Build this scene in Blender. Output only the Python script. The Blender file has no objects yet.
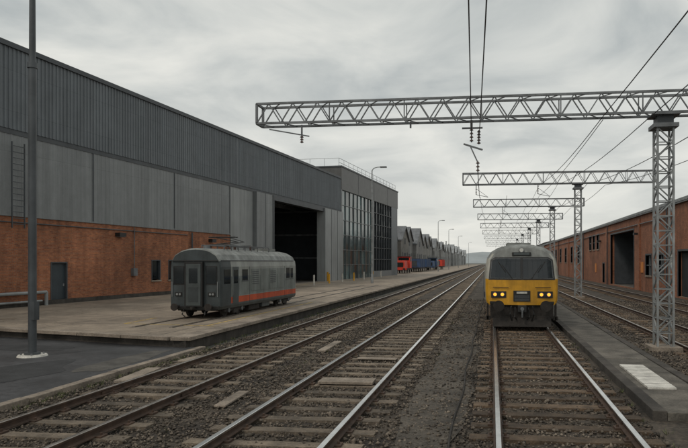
import bpy, math, random
import numpy as np
from mathutils import Vector
random.seed(7); rng=np.random.default_rng(7)
R=math.radians
sc=bpy.context.scene
sc.view_settings.view_transform='Standard'; sc.view_settings.look='None'; sc.view_settings.exposure=0

# ------------------------------------------------------------------ materials
def mk(name,c,rough=.8,metal=0,var=.25,scale=1.2,bump=0,bscale=25,island=0,streak=0,emit=None,es=1,coat=0,spec=.5,c2=None,fine=0):
    m=bpy.data.materials.new(name); m.use_nodes=True
    nt=m.node_tree; N=nt.nodes; L=nt.links; b=N['Principled BSDF']
    b.inputs['Roughness'].default_value=rough; b.inputs['Metallic'].default_value=metal
    b.inputs['Specular IOR Level'].default_value=spec
    if coat: b.inputs['Coat Weight'].default_value=coat
    if emit:
        b.inputs['Emission Color'].default_value=(*emit,1); b.inputs['Emission Strength'].default_value=es
    g=N.new('ShaderNodeNewGeometry')
    def noise(sc_,det=6,vec=None,ro=.6):
        n=N.new('ShaderNodeTexNoise'); n.inputs['Scale'].default_value=sc_; n.inputs['Detail'].default_value=det
        n.inputs['Roughness'].default_value=ro
        L.new(vec if vec else g.outputs['Position'],n.inputs['Vector']); return n
    def mix(f,a,b_,bt='MIX'):
        x=N.new('ShaderNodeMix'); x.data_type='RGBA'; x.blend_type=bt
        if isinstance(f,(int,float)): x.inputs[0].default_value=f
        else: L.new(f,x.inputs[0])
        for s,k in ((a,6),(b_,7)):
            if isinstance(s,tuple): x.inputs[k].default_value=(*s,1)
            else: L.new(s,x.inputs[k])
        return x.outputs[2]
    def ramp(src,a=.35,b_=.65):
        r=N.new('ShaderNodeMapRange'); r.inputs[1].default_value=a; r.inputs[2].default_value=b_
        L.new(src,r.inputs[0]); return r.outputs[0]
    lo=tuple(max(0,x*(1-var)) for x in c); hi=c2 if c2 else tuple(min(1,x*(1+var)) for x in c)
    col=mix(ramp(noise(scale).outputs[0]),lo,hi)
    if fine:
        col=mix(ramp(noise(scale*14,4).outputs[0],.3,.7),mix(1.0,col,(1-fine,)*3,'MULTIPLY'),mix(1.0,col,(1+fine,)*3,'MULTIPLY'))
    if island:
        mr=N.new('ShaderNodeMapRange'); L.new(g.outputs['Random Per Island'],mr.inputs[0])
        mr.inputs[3].default_value=1-island; mr.inputs[4].default_value=1+island
        cc=N.new('ShaderNodeCombineColor')
        for k in range(3): L.new(mr.outputs[0],cc.inputs[k])
        col=mix(1.0,col,cc.outputs[0],'MULTIPLY')
    if streak:
        mp=N.new('ShaderNodeMapping'); mp.inputs['Scale'].default_value=(1.2,1.2,.07); L.new(g.outputs['Position'],mp.inputs[0])
        s=noise(1.6,5,mp.outputs[0],.7)
        col=mix(ramp(s.outputs[0],.38,.62),mix(1.0,col,(1-streak,1-streak,1-streak*1.05),'MULTIPLY'),col)
    L.new(col,b.inputs['Base Color'])
    if bump:
        n=noise(bscale,5); bp=N.new('ShaderNodeBump'); bp.inputs['Strength'].default_value=bump; bp.inputs['Distance'].default_value=.03
        L.new(n.outputs[0],bp.inputs['Height']); L.new(bp.outputs[0],b.inputs['Normal'])
        rr=N.new('ShaderNodeMapRange'); L.new(n.outputs[0],rr.inputs[0]); rr.inputs[3].default_value=max(0,rough-.12); rr.inputs[4].default_value=min(1,rough+.12)
        L.new(rr.outputs[0],b.inputs['Roughness'])
    return m

def tiled(name,c1,c2,mortar,w,h,ms,rough=.85,plane='yz',stain=.35,offset=.5,streak=.25):
    m=bpy.data.materials.new(name); m.use_nodes=True
    nt=m.node_tree; N=nt.nodes; L=nt.links; b=N['Principled BSDF']; b.inputs['Roughness'].default_value=rough
    tc=N.new('ShaderNodeTexCoord'); sp=N.new('ShaderNodeSeparateXYZ'); cb=N.new('ShaderNodeCombineXYZ')
    L.new(tc.outputs['Object'],sp.inputs[0])
    L.new(sp.outputs['Y' if plane=='yz' else 'X'],cb.inputs[0]); L.new(sp.outputs['Z' if plane=='yz' else 'Y'],cb.inputs[1])
    br=N.new('ShaderNodeTexBrick'); br.inputs['Scale'].default_value=1; br.inputs['Brick Width'].default_value=w; br.inputs['Row Height'].default_value=h
    br.inputs['Mortar Size'].default_value=ms; br.offset=offset; br.inputs['Mortar Smooth'].default_value=.2
    br.inputs['Color1'].default_value=(*c1,1); br.inputs['Color2'].default_value=(*c2,1); br.inputs['Mortar'].default_value=(*mortar,1)
    L.new(cb.outputs[0],br.inputs['Vector'])
    out=br.outputs[0]
    lst=[(.25,stain,8,None),(1.7,stain*.7,8,None),(14,stain*.5,4,None)]
    if plane=='yz' and streak:
        mp=N.new('ShaderNodeMapping'); mp.inputs['Scale'].default_value=(1,1,.06); L.new(tc.outputs['Object'],mp.inputs[0]); lst.insert(0,(2.0,streak,6,mp.outputs[0]))
    for scl,st,det,vec in lst:
        n=N.new('ShaderNodeTexNoise'); n.inputs['Scale'].default_value=scl; n.inputs['Detail'].default_value=det; n.inputs['Roughness'].default_value=.65
        L.new(vec if vec else tc.outputs['Object'],n.inputs['Vector'])
        mr=N.new('ShaderNodeMapRange'); mr.inputs[1].default_value=.32; mr.inputs[2].default_value=.68; mr.inputs[3].default_value=1-st; mr.inputs[4].default_value=1+st*.5
        L.new(n.outputs[0],mr.inputs[0])
        cc=N.new('ShaderNodeCombineColor')
        for k in range(3): L.new(mr.outputs[0],cc.inputs[k])
        x=N.new('ShaderNodeMix'); x.data_type='RGBA'; x.blend_type='MULTIPLY'; x.inputs[0].default_value=1
        L.new(out,x.inputs[6]); L.new(cc.outputs[0],x.inputs[7]); out=x.outputs[2]
    if plane=='xy':
        vo=N.new('ShaderNodeTexVoronoi'); vo.feature='DISTANCE_TO_EDGE'; vo.inputs['Scale'].default_value=.16
        n2=N.new('ShaderNodeTexNoise'); n2.inputs['Scale'].default_value=1.3; n2.inputs['Detail'].default_value=5
        L.new(tc.outputs['Object'],n2.inputs['Vector'])
        va=N.new('ShaderNodeVectorMath'); va.operation='SCALE'; va.inputs[3].default_value=1.6; L.new(n2.outputs['Color'],va.inputs[0])
        vb=N.new('ShaderNodeVectorMath'); L.new(tc.outputs['Object'],vb.inputs[0]); L.new(va.outputs[0],vb.inputs[1]); L.new(vb.outputs[0],vo.inputs['Vector'])
        mr=N.new('ShaderNodeMapRange'); mr.inputs[1].default_value=0; mr.inputs[2].default_value=.006; mr.inputs[3].default_value=.55; mr.inputs[4].default_value=1
        L.new(vo.outputs['Distance'],mr.inputs[0]); cc=N.new('ShaderNodeCombineColor')
        for k in range(3): L.new(mr.outputs[0],cc.inputs[k])
        x=N.new('ShaderNodeMix'); x.data_type='RGBA'; x.blend_type='MULTIPLY'; x.inputs[0].default_value=1
        L.new(out,x.inputs[6]); L.new(cc.outputs[0],x.inputs[7]); out=x.outputs[2]
    L.new(out,b.inputs['Base Color'])
    bp=N.new('ShaderNodeBump'); bp.inputs['Strength'].default_value=.3; bp.inputs['Distance'].default_value=.02
    L.new(n.outputs[0],bp.inputs['Height']); L.new(bp.outputs[0],b.inputs['Normal'])
    return m

M={}
M['brick']=tiled('brick',(.47,.165,.068),(.30,.092,.04),(.26,.185,.13),.225,.075,.009,stain=.42)
M['brick2']=tiled('brick_red',(.43,.155,.072),(.30,.095,.045),(.25,.18,.13),.225,.075,.009,stain=.38)
M['concrete']=tiled('platform_concrete',(.375,.305,.235),(.31,.253,.195),(.13,.11,.085),5.2,3.6,.035,rough=.72,plane='xy',stain=.42,offset=0)
M['asphalt']=mk('asphalt',(.044,.045,.048),.5,var=.5,scale=.45,bump=.5,bscale=60,fine=.35)
M['ballast']=mk('ballast_ground',(.046,.036,.027),.9,var=.5,scale=.8,bump=1,bscale=22,fine=.55,c2=(.092,.074,.056))
M['path']=mk('cess_gravel',(.082,.070,.056),.9,var=.45,scale=1.0,bump=1,bscale=35,fine=.55)
M['stone']=mk('ballast_stone',(.105,.086,.067),.88,var=.45,scale=.6,island=.75)
M['sleeper']=mk('timber_sleeper',(.115,.079,.050),.85,var=.45,scale=3,bump=.8,bscale=30,island=.5,fine=.35)
M['csleeper']=mk('concrete_sleeper',(.165,.132,.098),.85,var=.4,scale=2,bump=.6,bscale=30,island=.4,fine=.3)
M['railtop']=mk('rail_polished_steel',(.72,.72,.71),.22,metal=1,var=.12,scale=3)
M['railside']=mk('rail_rust',(.060,.036,.024),.75,var=.4,scale=4)
M['railrust']=mk('rail_dull_top',(.36,.33,.30),.34,metal=.9,var=.3,scale=4)
M['kerb']=mk('kerb_concrete',(.24,.20,.16),.85,var=.35,scale=1.5,bump=.5,fine=.25)
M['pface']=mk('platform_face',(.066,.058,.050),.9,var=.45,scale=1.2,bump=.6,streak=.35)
M['clad']=tiled('cladding_upper',(.150,.168,.183),(.135,.153,.168),(.10,.115,.125),1.02,2.03,.012,rough=.48,stain=.13,offset=0,streak=.2)
M['clad2']=tiled('cladding_lower',(.225,.238,.242),(.207,.22,.225),(.16,.17,.175),2.03,4.06,.012,rough=.48,stain=.14,offset=0,streak=.22)
M['panel']=mk('light_panel',(.28,.295,.298),.5,var=.12,scale=.3,streak=.2)
M['trim']=mk('dark_trim',(.052,.059,.066),.5,var=.2)
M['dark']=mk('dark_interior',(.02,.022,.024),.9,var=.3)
M['floor_in']=mk('interior_floor',(.12,.11,.10),.6,var=.3)
M['door']=mk('steel_door',(.042,.057,.068),.5,var=.15,streak=.15)
M['glass']=mk('curtain_glass',(.05,.085,.088),.1,var=.4,scale=.25,island=.75,spec=1.0)
M['wglass']=mk('window_glass',(.012,.016,.019),.07,var=.2,spec=.6)
M['mull']=mk('mullion',(.15,.165,.17),.4,metal=.4,var=.1)
M['browncl']=mk('bronze_panel',(.085,.085,.082),.45,var=.15,streak=.1)
M['galv']=mk('galvanised_steel',(.30,.315,.32),.55,metal=.3,var=.3,scale=2,streak=.25)
M['truss']=mk('truss_steel',(.17,.18,.188),.6,metal=.25,var=.3,scale=2,streak=.2)
M['galvd']=mk('weathered_steel',(.15,.158,.165),.6,metal=.3,var=.25,scale=2)
M['wire']=mk('wire',(.05,.05,.052),.6,var=.1)
M['insul']=mk('insulator',(.08,.045,.035),.3,var=.2)
M['yellow']=mk('yellow_paint',(.72,.36,.02),.42,var=.16,scale=2.5,streak=.32,coat=.15,bump=.05,bscale=8,fine=.07)
M['cream']=mk('cream_paint',(.42,.41,.36),.45,var=.15,scale=2,streak=.35)
M['roofg']=mk('train_roof',(.215,.225,.215),.6,var=.3,scale=2,streak=.3)
M['black']=mk('black_paint',(.014,.014,.014),.45,var=.3)
M['under']=mk('underframe_grime',(.026,.022,.019),.85,var=.45,scale=4,bump=.4)
M['cgrey']=mk('carriage_grey',(.20,.222,.212),.42,var=.15,scale=2,streak=.3,coat=.1,fine=.05)
M['clight']=mk('carriage_light_grey',(.30,.312,.29),.42,var=.12,scale=2,streak=.3)
M['cdark']=mk('carriage_dark_grey',(.075,.09,.092),.45,var=.2,scale=2,streak=.3)
M['cend']=mk('carriage_end_grey',(.052,.064,.068),.5,var=.25,scale=2,streak=.3)
M['red']=mk('red_paint',(.54,.082,.025),.45,var=.18,scale=2,streak=.28)
M['fred']=mk('loco_red',(.62,.055,.03),.5,var=.15)
M['fblue']=mk('wagon_blue',(.04,.08,.17),.5,var=.2)
M['amber']=mk('lamp_amber',(.9,.4,.05),.3,var=.05,emit=(1,.36,.03),es=1.6)
M['lampw']=mk('lamp_lens',(.6,.6,.56),.15,var=.05)
M['white']=mk('white_paint',(.56,.54,.49),.6,var=.25,scale=4,fine=.25)
M['yline']=mk('yellow_line',(.45,.31,.09),.8,var=.5,scale=5,fine=.5)
M['far1']=mk('warehouse_wall',(.22,.215,.21),.9,var=.25,scale=.3,streak=.2)
M['far2']=mk('slate_roof',(.15,.155,.165),.8,var=.25,scale=.3,streak=.2)
M['hill']=mk('hill_haze',(.30,.33,.34),1,var=.12,scale=.02)
M['land']=mk('distant_land',(.10,.10,.085),.95,var=.35,scale=.03)
M['sign']=mk('sign_orange',(.6,.22,.05),.6,var=.1)
M['pole']=mk('painted_pole',(.075,.084,.092),.5,var=.25,scale=1.5,streak=.25)
M['pwalk']=mk('walkway_concrete',(.10,.090,.075),.85,var=.4,scale=1.5,bump=.5,fine=.35,island=.2)
M['weed']=mk('weeds',(.075,.085,.03),.8,var=.4,scale=5,island=.5)
M['stain']=mk('oil_stain',(.035,.03,.026),.6,var=.4,scale=3,fine=.4)
M['patch']=mk('asphalt_patch',(.030,.031,.033),.7,var=.3,scale=2,bump=.5,bscale=70,fine=.3)
M['dust']=mk('dusty_asphalt',(.080,.075,.067),.8,var=.4,scale=2,bump=.5,bscale=60,fine=.3)
M['pst']=mk('damp_concrete',(.215,.178,.138),.42,var=.3,scale=2.5,fine=.25)

# ------------------------------------------------------------------ mesh builder
class MB:
    def __init__(s): s.v=[];s.f=[];s.mi=[];s.m=[]
    def _m(s,k):
        if k not in s.m: s.m.append(k)
        return s.m.index(k)
    def add(s,vs,fs,k):
        o=len(s.v); s.v+= [tuple(v) for v in vs]; i=s._m(k)
        for f in fs: s.f.append([o+a for a in f]); s.mi.append(i)
    def hexa(s,p,k): s.add(p,[(0,3,2,1),(4,5,6,7),(0,1,5,4),(1,2,6,5),(2,3,7,6),(3,0,4,7)],k)
    def box(s,x0,x1,y0,y1,z0,z1,k): s.hexa([(x0,y0,z0),(x1,y0,z0),(x1,y1,z0),(x0,y1,z0),(x0,y0,z1),(x1,y0,z1),(x1,y1,z1),(x0,y1,z1)],k)
    def beam(s,a,b,w,k,h=None):
        a=Vector(a);b=Vector(b);h=h or w; d=(b-a).normalized()
        up=Vector((0,0,1)) if abs(d.z)<.95 else Vector((0,1,0))
        r=d.cross(up).normalized()*w/2; u=r.cross(d).normalized()*h/2
        s.hexa([a-r-u,a+r-u,a+r+u,a-r+u,b-r-u,b+r-u,b+r+u,b-r+u],k)
    def cyl(s,a,b,r,k,n=12,r2=None):
        a=Vector(a);b=Vector(b);r2=r if r2 is None else r2; d=(b-a).normalized()
        up=Vector((0,0,1)) if abs(d.z)<.95 else Vector((0,1,0))
        x=d.cross(up).normalized(); y=x.cross(d)
        vs=[a+(x*math.cos(t)+y*math.sin(t))*r for t in [2*math.pi*i/n for i in range(n)]]+[b+(x*math.cos(t)+y*math.sin(t))*r2 for t in [2*math.pi*i/n for i in range(n)]]
        s.add(vs,[(i,(i+1)%n,n+(i+1)%n,n+i) for i in range(n)]+[tuple(range(n))[::-1],tuple(range(n,2*n))],k)
    def poly(s,p,k): s.add(p,[tuple(range(len(p)))],k)
    def wire(s,pts,r,k,n=5):
        pts=[Vector(p) for p in pts]; vs=[]
        for i,p in enumerate(pts):
            d=(pts[min(i+1,len(pts)-1)]-pts[max(i-1,0)]).normalized()
            up=Vector((0,0,1)) if abs(d.z)<.95 else Vector((0,1,0))
            x=d.cross(up).normalized(); y=x.cross(d)
            vs+=[p+(x*math.cos(t)+y*math.sin(t))*r for t in [2*math.pi*j/n for j in range(n)]]
        fs=[(q*n+j,q*n+(j+1)%n,(q+1)*n+(j+1)%n,(q+1)*n+j) for q in range(len(pts)-1) for j in range(n)]
        s.add(vs,fs,k)
    def obj(s,name,parent=None,smooth=False,bevel=0,loc=None,rot=None):
        me=bpy.data.meshes.new(name); me.from_pydata(s.v,[],s.f)
        for k in s.m: me.materials.append(M[k])
        me.polygons.foreach_set('material_index',s.mi)
        if smooth:
            me.polygons.foreach_set('use_smooth',[True]*len(s.f)); me.update(); me.set_sharp_from_angle(angle=R(38))
        me.update()
        o=bpy.data.objects.new(name,me); sc.collection.objects.link(o)
        if parent: o.parent=parent
        if loc: o.location=loc
        if rot: o.rotation_euler=rot
        if bevel:
            b=o.modifiers.new('bev','BEVEL'); b.width=bevel; b.segments=2; b.limit_method='ANGLE'
        return o
def empty(name,loc=(0,0,0),rz=0):
    e=bpy.data.objects.new(name,None); sc.collection.objects.link(e); e.location=loc; e.rotation_euler=(0,0,rz); return e

def wall_open(mb,x0,x1,y0,y1,z0,z1,ops,k):
    ys=sorted({y0,y1,*[o[0] for o in ops],*[o[1] for o in ops]})
    for a,b in zip(ys,ys[1:]):
        mid=(a+b)/2; cur=z0
        for o in sorted([o for o in ops if o[0]<mid<o[1]],key=lambda o:o[2]):
            if o[2]>cur+.001: mb.box(x0,x1,a,b,cur,o[2],k)
            cur=o[3]
        if cur<z1-.001: mb.box(x0,x1,a,b,cur,z1,k)
def ribbed(mb,x,y0,y1,z0,z1,k,pitch=.34,d=.045):
    n=int((y1-y0)/pitch); vs=[];p=(y1-y0)/n
    prof=[]
    for i in range(n):
        y=y0+i*p
        prof+=[(0,y),(0,y+p*.55),(d,y+p*.62),(d,y+p*.93)]
    prof.append((0,y1))
    for dx,y in prof: vs+=[(x+dx,y,z0),(x+dx,y,z1)]
    mb.add(vs,[(2*i,2*i+2,2*i+3,2*i+1) for i in range(len(prof)-1)],k)

# ------------------------------------------------------------------ ground
GZ=-.1
g=MB(); g.poly([(-2500,-300,GZ-.06),(2500,-300,GZ-.06),(2500,4000,GZ-.06),(-2500,4000,GZ-.06)],'land'); g.obj('ground')
g=MB(); 
nx=90; xs=np.linspace(-8.8,13.8,nx); ys=np.concatenate([np.linspace(2,40,110),np.linspace(42,600,50)])
tracks=[(-6.83,1.66,'csleeper'),(-3.15,1.67,'csleeper'),(1.09,2.0,'sleeper'),(6.55,1.6,'sleeper'),(10.6,1.6,'sleeper')]
def gh(x,y): return GZ+.018*math.sin(x*3.1+y*1.7)*math.sin(y*2.3-x)+.01*math.sin(x*7+y*5)
vs=[(x,y,gh(x,y)+ (0.012*(random.random()-.5) if y<40 else 0)) for y in ys for x in xs]
fs=[(j*nx+i,j*nx+i+1,(j+1)*nx+i+1,(j+1)*nx+i) for j in range(len(ys)-1) for i in range(nx-1)]
g.add(vs,fs,'ballast'); g.obj('ballast_bed',smooth=True)
g=MB()
yy=[3+i*1.0 for i in range(300)]
w=lambda y:.09*math.sin(y*.9)+.07*math.sin(y*2.1+1)+.04*math.sin(y*5.3)
for a,b in zip(yy,yy[1:]):
    g.poly([(-1.55+w(a),a,GZ+.028),(-.5+w(a+11),a,GZ+.028),(-.5+w(b+11),b,GZ+.028),(-1.55+w(b),b,GZ+.028)],'path')
g.obj('gravel_path')

g=MB(); g.poly([(-80,-5,0),(-8.95,-5,0),(-8.95,17.9,0),(-17,19.8,0),(-80,36,0)],'asphalt'); g.obj('asphalt_yard')
g=MB()
for cx,cy,rx,ry,k in ((-11.2,13.2,.9,1.9,'patch'),(-14.2,17.2,1.8,.6,'patch'),(-9.6,15.4,.45,2.0,'dust'),(-12.6,11.0,.7,1.2,'dust')):
    g.poly([(cx+rx*math.cos(t)*(1+.18*math.sin(3*t+cx)+.1*math.sin(7*t)),cy+ry*math.sin(t)*(1+.15*math.cos(4*t+cy)),.004) for t in [i*math.pi/20 for i in range(40)]],k)
g.obj('asphalt_repairs')
g=MB()
y=-2
while y<17.6:
    j=random.uniform(-.012,.012)
    g.box(-8.95+j,-8.74+j,y,y+.9,-.12,.02+random.uniform(-.012,.012),'kerb'); y+=.915
g.obj('kerb',bevel=.015)
P=[(-9.22,17.8),(-9.22,600),(-80,600),(-80,35.1),(-17,19.7)]
g=MB(); g.poly([(x,y,.3) for x,y in P],'concrete'); g.obj('platform_paving')
g=MB()
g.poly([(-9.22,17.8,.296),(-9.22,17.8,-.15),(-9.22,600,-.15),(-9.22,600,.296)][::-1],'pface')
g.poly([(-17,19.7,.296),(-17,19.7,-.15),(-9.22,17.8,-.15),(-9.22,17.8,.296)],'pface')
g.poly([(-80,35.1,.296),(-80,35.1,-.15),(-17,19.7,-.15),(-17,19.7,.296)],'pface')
y=17.8
while y<260:
    g.box(-9.72,-9.10,y,y+1.48,.2,.318+random.uniform(-.004,.004),'kerb'); y+=1.5
def edge(a,b):
    a=Vector((*a,.26));b=Vector((*b,.26)); n=int((b-a).length/1.5); d=(b-a)/n
    for i in range(n): g.beam(a+d*i,a+d*(i+.985),.40,'kerb',.11)
edge((-9.75,17.97),(-17,19.74)); edge((-17,19.74),(-60,30.3))
g.obj('platform_edge',bevel=.012)
g=MB()
for a,b in (((-13.6,21.6),(-9.9,21.2)),((-13.6,21.6),(-13.7,24)),((-10.2,21.3),(-10.2,34.5)),((-19,36),(-19,70)),((-13,40),(-19,40))):
    a=Vector((*a,.305));b=Vector((*b,.305)); d=(b-a).normalized(); r=Vector((d.y,-d.x,0))*.05
    g.poly([a-r,a+r,b+r,b-r],'yline')
g.obj('painted_lines')
g=MB()
for x in (-12.55,-11.15):
    g.box(x-.035,x+.035,20.5,60,.28,.325,'railrust')
    for s in (-1,1): g.poly([(x+s*.05,20.5,.304),(x+s*.10,20.5,.304),(x+s*.10,60,.304),(x+s*.05,60,.304)],'stain')
g.obj('siding_rails')
g=MB()
for i in range(14):
    cx=random.uniform(-22,-10.6); cy=random.uniform(20.8,60); rx=random.uniform(.2,.8); ry=rx*random.uniform(.6,2.0); p=random.random()*6
    g.poly([(cx+rx*math.cos(t)*(1+.25*math.sin(3*t+p)+.12*math.sin(7*t+p)),cy+ry*math.sin(t)*(1+.2*math.cos(4*t+p)),.3035+i*.0001) for t in [k*math.pi/16 for k in range(32)]],'pst')
g.obj('damp_patches')

# ------------------------------------------------------------------ tracks
SP=.72
def track(cx,gauge,kind,y0=3,y1=520,bright=True,half=None):
    e=empty('railway_track',(cx,0,0)); half=half or gauge/2+.5
    s=MB(); y=y0
    while y<y1:
        j=random.uniform(-.05,.05); w=.13 if kind=='csleeper' else .145; a=random.uniform(-.018,.018); t=random.uniform(-.018,.006)
        x0,x1=-half+j,half+j
        # uneven edges: split the sleeper into segments with slightly chipped outline
        segs=6 if y<30 else 1
        ex=[x0+(x1-x0)*q/segs for q in range(segs+1)]
        yl=[y-w+a*(1-2*q/segs)+(random.uniform(-.012,.012) if segs>1 else 0) for q in range(segs+1)]
        yh=[y+w+a*(1-2*q/segs)+(random.uniform(-.012,.012) if segs>1 else 0) for q in range(segs+1)]
        zt=[GZ+.05+t+(random.uniform(-.006,.006) if segs>1 else 0) for q in range(segs+1)]
        vs=[]
        for q in range(segs+1): vs+=[(ex[q],yl[q],GZ-.08),(ex[q],yl[q]+.01,zt[q]),(ex[q],yh[q]-.01,zt[q]),(ex[q],yh[q],GZ-.08)]
        fs=[(4*q+c,4*q+4+c,4*q+5+c,4*q+1+c) for q in range(segs) for c in range(3)]+[(0,1,2,3),(4*segs+3,4*segs+2,4*segs+1,4*segs)]
        s.add(vs,fs,kind)
        if y<45:
            for sx in (-1,1):
                s.box(sx*gauge/2-.16,sx*gauge/2+.16,y-.09,y+.09,GZ+.035,GZ+.072,'railside')
                for q in (-1,1): s.cyl((sx*gauge/2+q*.11,y,GZ+.07),(sx*gauge/2+q*.11,y,GZ+.11),.02,'railside',6)
        y+=SP
    s.obj('sleepers',e)
    r=MB(); zt=.09; zb=GZ+.055; hw=.042 if bright else .036
    for sx in (-1,1):
        x=sx*gauge/2
        prof=[(-.07,zb),(.07,zb),(.07,zb+.015),(.012,zb+.035),(.012,zt-.045),(hw,zt-.035),(hw,zt-.006),(hw-.006,zt),(-hw+.006,zt),(-hw,zt-.006),(-hw,zt-.035),(-.012,zt-.045),(-.012,zb+.035),(-.07,zb+.015)]
        n=len(prof); vs=[(x+a,y0-4,b) for a,b in prof]+[(x+a,y1,b) for a,b in prof]
        inner=9 if sx>0 else 5
        for i in range(n):
            k='railside'
            if i in (6,7,8): k='railtop' if bright else 'railrust'
            if bright and i==inner: k='railrust'
            j=(i+1)%n; r.add([vs[i],vs[j],vs[n+j],vs[n+i]],[(0,1,2,3)],k)
        # fishplates at rail joints
        yj=9.5+(cx%3)
        while yj<60:
            for q in (-1,1): r.box(x+q*.026-.012,x+q*.026+.012,yj-.3,yj+.3,zb+.036,zt-.05,'railside')
            yj+=18
    r.obj('rails',e)
    return e
track(-6.83,1.66,'csleeper',bright=False)
track(-3.15,1.67,'csleeper')
track(1.09,2.0,'sleeper',half=1.42)
track(6.55,1.6,'sleeper',bright=False)
track(10.6,1.6,'sleeper',bright=False)

def stones(n,x0,x1,ylo,yhi):
    x=rng.uniform(x0,x1,n); y=ylo+(yhi-ylo)*rng.random(n)**1.5
    keep=np.ones(n,bool)
    for cx,gg,_ in tracks:
        half=gg/2+.45
        ph=np.abs(((y-3+SP/2)%SP)-SP/2)
        keep&=~((np.abs(x-cx)<half)&(ph<.15)&(rng.random(n)<.82))
        for sx in (-1,1): keep&=~(np.abs(x-cx-sx*gg/2)<.09)
    keep&=~((x>-1.5)&(x<-.55)&(rng.random(n)<.25))
    keep&=~((x>2.6)&(x<4.4))
    return x[keep],y[keep]
x,y=stones(125000,-8.72,13.5,7.5,44)
n=len(x)
s=(rng.uniform(.012,.036,n)*(1+(y-8)*.02))
s*=np.where(rng.random(n)<.04,1.6,1)
base=np.array([(1,0,0),(-1,0,0),(0,1,0),(0,-1,0),(0,0,1),(0,0,-1)],float)
tri=np.array([(0,2,4),(2,1,4),(1,3,4),(3,0,4),(2,0,5),(1,2,5),(3,1,5),(0,3,5)])
V=base[None]*rng.uniform(.6,1.25,(n,6,1))+rng.uniform(-.35,.35,(n,6,3))
V*=s[:,None,None]; V[:,:,2]*=.75
ang=rng.uniform(0,6.28,n); c,sn=np.cos(ang),np.sin(ang)
X=V[:,:,0]*c[:,None]-V[:,:,1]*sn[:,None]; Y=V[:,:,0]*sn[:,None]+V[:,:,1]*c[:,None]
V[:,:,0]=X+x[:,None]; V[:,:,1]=Y+y[:,None]; V[:,:,2]+=(GZ+.014+rng.uniform(-.01,.03,n))[:,None]
F=(tri[None]+6*np.arange(n)[:,None,None]).reshape(-1,3)
me=bpy.data.meshes.new('ballast_stones'); me.vertices.add(n*6); me.vertices.foreach_set('co',V.reshape(-1))
me.loops.add(len(F)*3); me.loops.foreach_set('vertex_index',F.reshape(-1).astype(np.int32))
me.polygons.add(len(F)); me.polygons.foreach_set('loop_start',np.arange(0,len(F)*3,3,dtype=np.int32)); me.polygons.foreach_set('loop_total',np.full(len(F),3,dtype=np.int32))
me.materials.append(M['stone']); me.update(calc_edges=True); me.validate()
o=bpy.data.objects.new('ballast_stones',me); sc.collection.objects.link(o)

g=MB()
def tuft(x,y,z,h):
    for i in range(random.randint(7,14)):
        a=random.random()*6.28; l=h*random.uniform(.5,1); r=random.uniform(.01,.06); d=random.uniform(.02,.09)
        bx,by=x+r*math.cos(a),y+r*math.sin(a); wv=.008
        g.add([(bx-wv*math.sin(a),by+wv*math.cos(a),z),(bx+wv*math.sin(a),by-wv*math.cos(a),z),(bx+d*math.cos(a),by+d*math.sin(a),z+l)],[(0,1,2)],'weed')
for i in range(80): tuft(-8.68+random.uniform(0,.25),random.uniform(9,18),GZ,.10)
for i in range(100): tuft(-9.0+random.uniform(0,.3),random.uniform(18,45),GZ,.12)
for i in range(70): tuft(random.choice((-5.0,-1.6,2.62,4.5,8.6))+random.uniform(-.15,.15),random.uniform(9,35),GZ,.09)
g.obj('weeds')

def slab(x,y,w,l,rz,z=GZ+.03,k='kerb',h=.06,name='concrete_slab'):
    g=MB(); g.box(-w/2,w/2,-l/2,l/2,0,h,k); g.obj(name,loc=(x,y,z),rot=(0,0,rz),bevel=.01)
slab(-3.15,13.3,1.2,.5,.03,z=GZ+.06); slab(-8.2,13.6,.35,1.7,.12); slab(-8.1,16.0,.3,.9,-.1); slab(-5.0,11.5,.22,1.3,.05,h=.04)
slab(-3.1,16.6,1.1,.3,-.04,z=GZ+.06,h=.03); slab(-5.05,19,.25,2.2,.02,h=.05)
g=MB(); g.wire([(-.62+.03*math.sin(i*.8),6+i*.7,GZ+.05+.008*math.sin(i*1.9)) for i in range(120)],.018,'under',6); g.obj('lineside_cable',smooth=True)

g=MB(); y=10.95
while y<190:
    for x0,x1,k in ((2.72,2.95,'pface'),(2.955,4.08,'pwalk'),(4.085,4.3,'pface')):
        g.box(x0,x1,y,y+1.98,-.2,.05+random.uniform(-.006,.006)+(.02 if k=='pface' else 0),k)
    y+=2
g.obj('walkway',bevel=.012)
g=MB(); g.box(3.1,3.65,12.9,15.7,.05,.09,'white'); 
for i in range(1,7): g.box(3.098,3.652,12.9+i*.4-.008,12.9+i*.4+.008,.07,.0915,'pface')
g.obj('trough_cover')

# ------------------------------------------------------------------ left shed
A=(-24,27.8,0); RZ=-math.atan(.09)
sh=empty('industrial_shed',A,RZ)
w=MB(); ops=[(3.1,4.3,.3,2.6),(11.8,12.8,1.35,2.75),(13.7,14.5,1.35,2.75)]
wall_open(w,-.35,0,-30,22.4,.25,4.9,ops,'brick'); w.obj('brick_base_wall',sh)
w=MB()
w.box(-.2,-.12,3.15,4.25,.3,2.55,'door'); w.box(-.12,-.08,4.1,4.16,1.25,1.4,'galv')
for a,b,c,d in ops:
    fz=.07
    w.box(-.13,.02,a,a+fz,c,d,'trim'); w.box(-.13,.02,b-fz,b,c,d,'trim'); w.box(-.13,.02,a+fz,b-fz,d-fz,d,'trim')
    if c>1: w.box(-.2,-.12,a+fz,b-fz,c+fz,d-fz,'wglass'); w.box(-.13,.07,a-.05,b+.05,c-.09,c,'kerb')
w.box(.0,.03,-30,22.3,.3,.55,'pface')
w.obj('door_and_windows',sh)
w=MB()
ribbed(w,.06,-30,22.4,4.9,9.0,'clad2',.34,.016)
ribbed(w,.12,-30,50.5,9.25,13.3,'clad',.255,.04)
w.box(-.3,.1,-30,50.5,9.0,9.25,'trim')
w.box(-.3,.25,-30,50.6,13.3,13.55,'trim')
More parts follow.
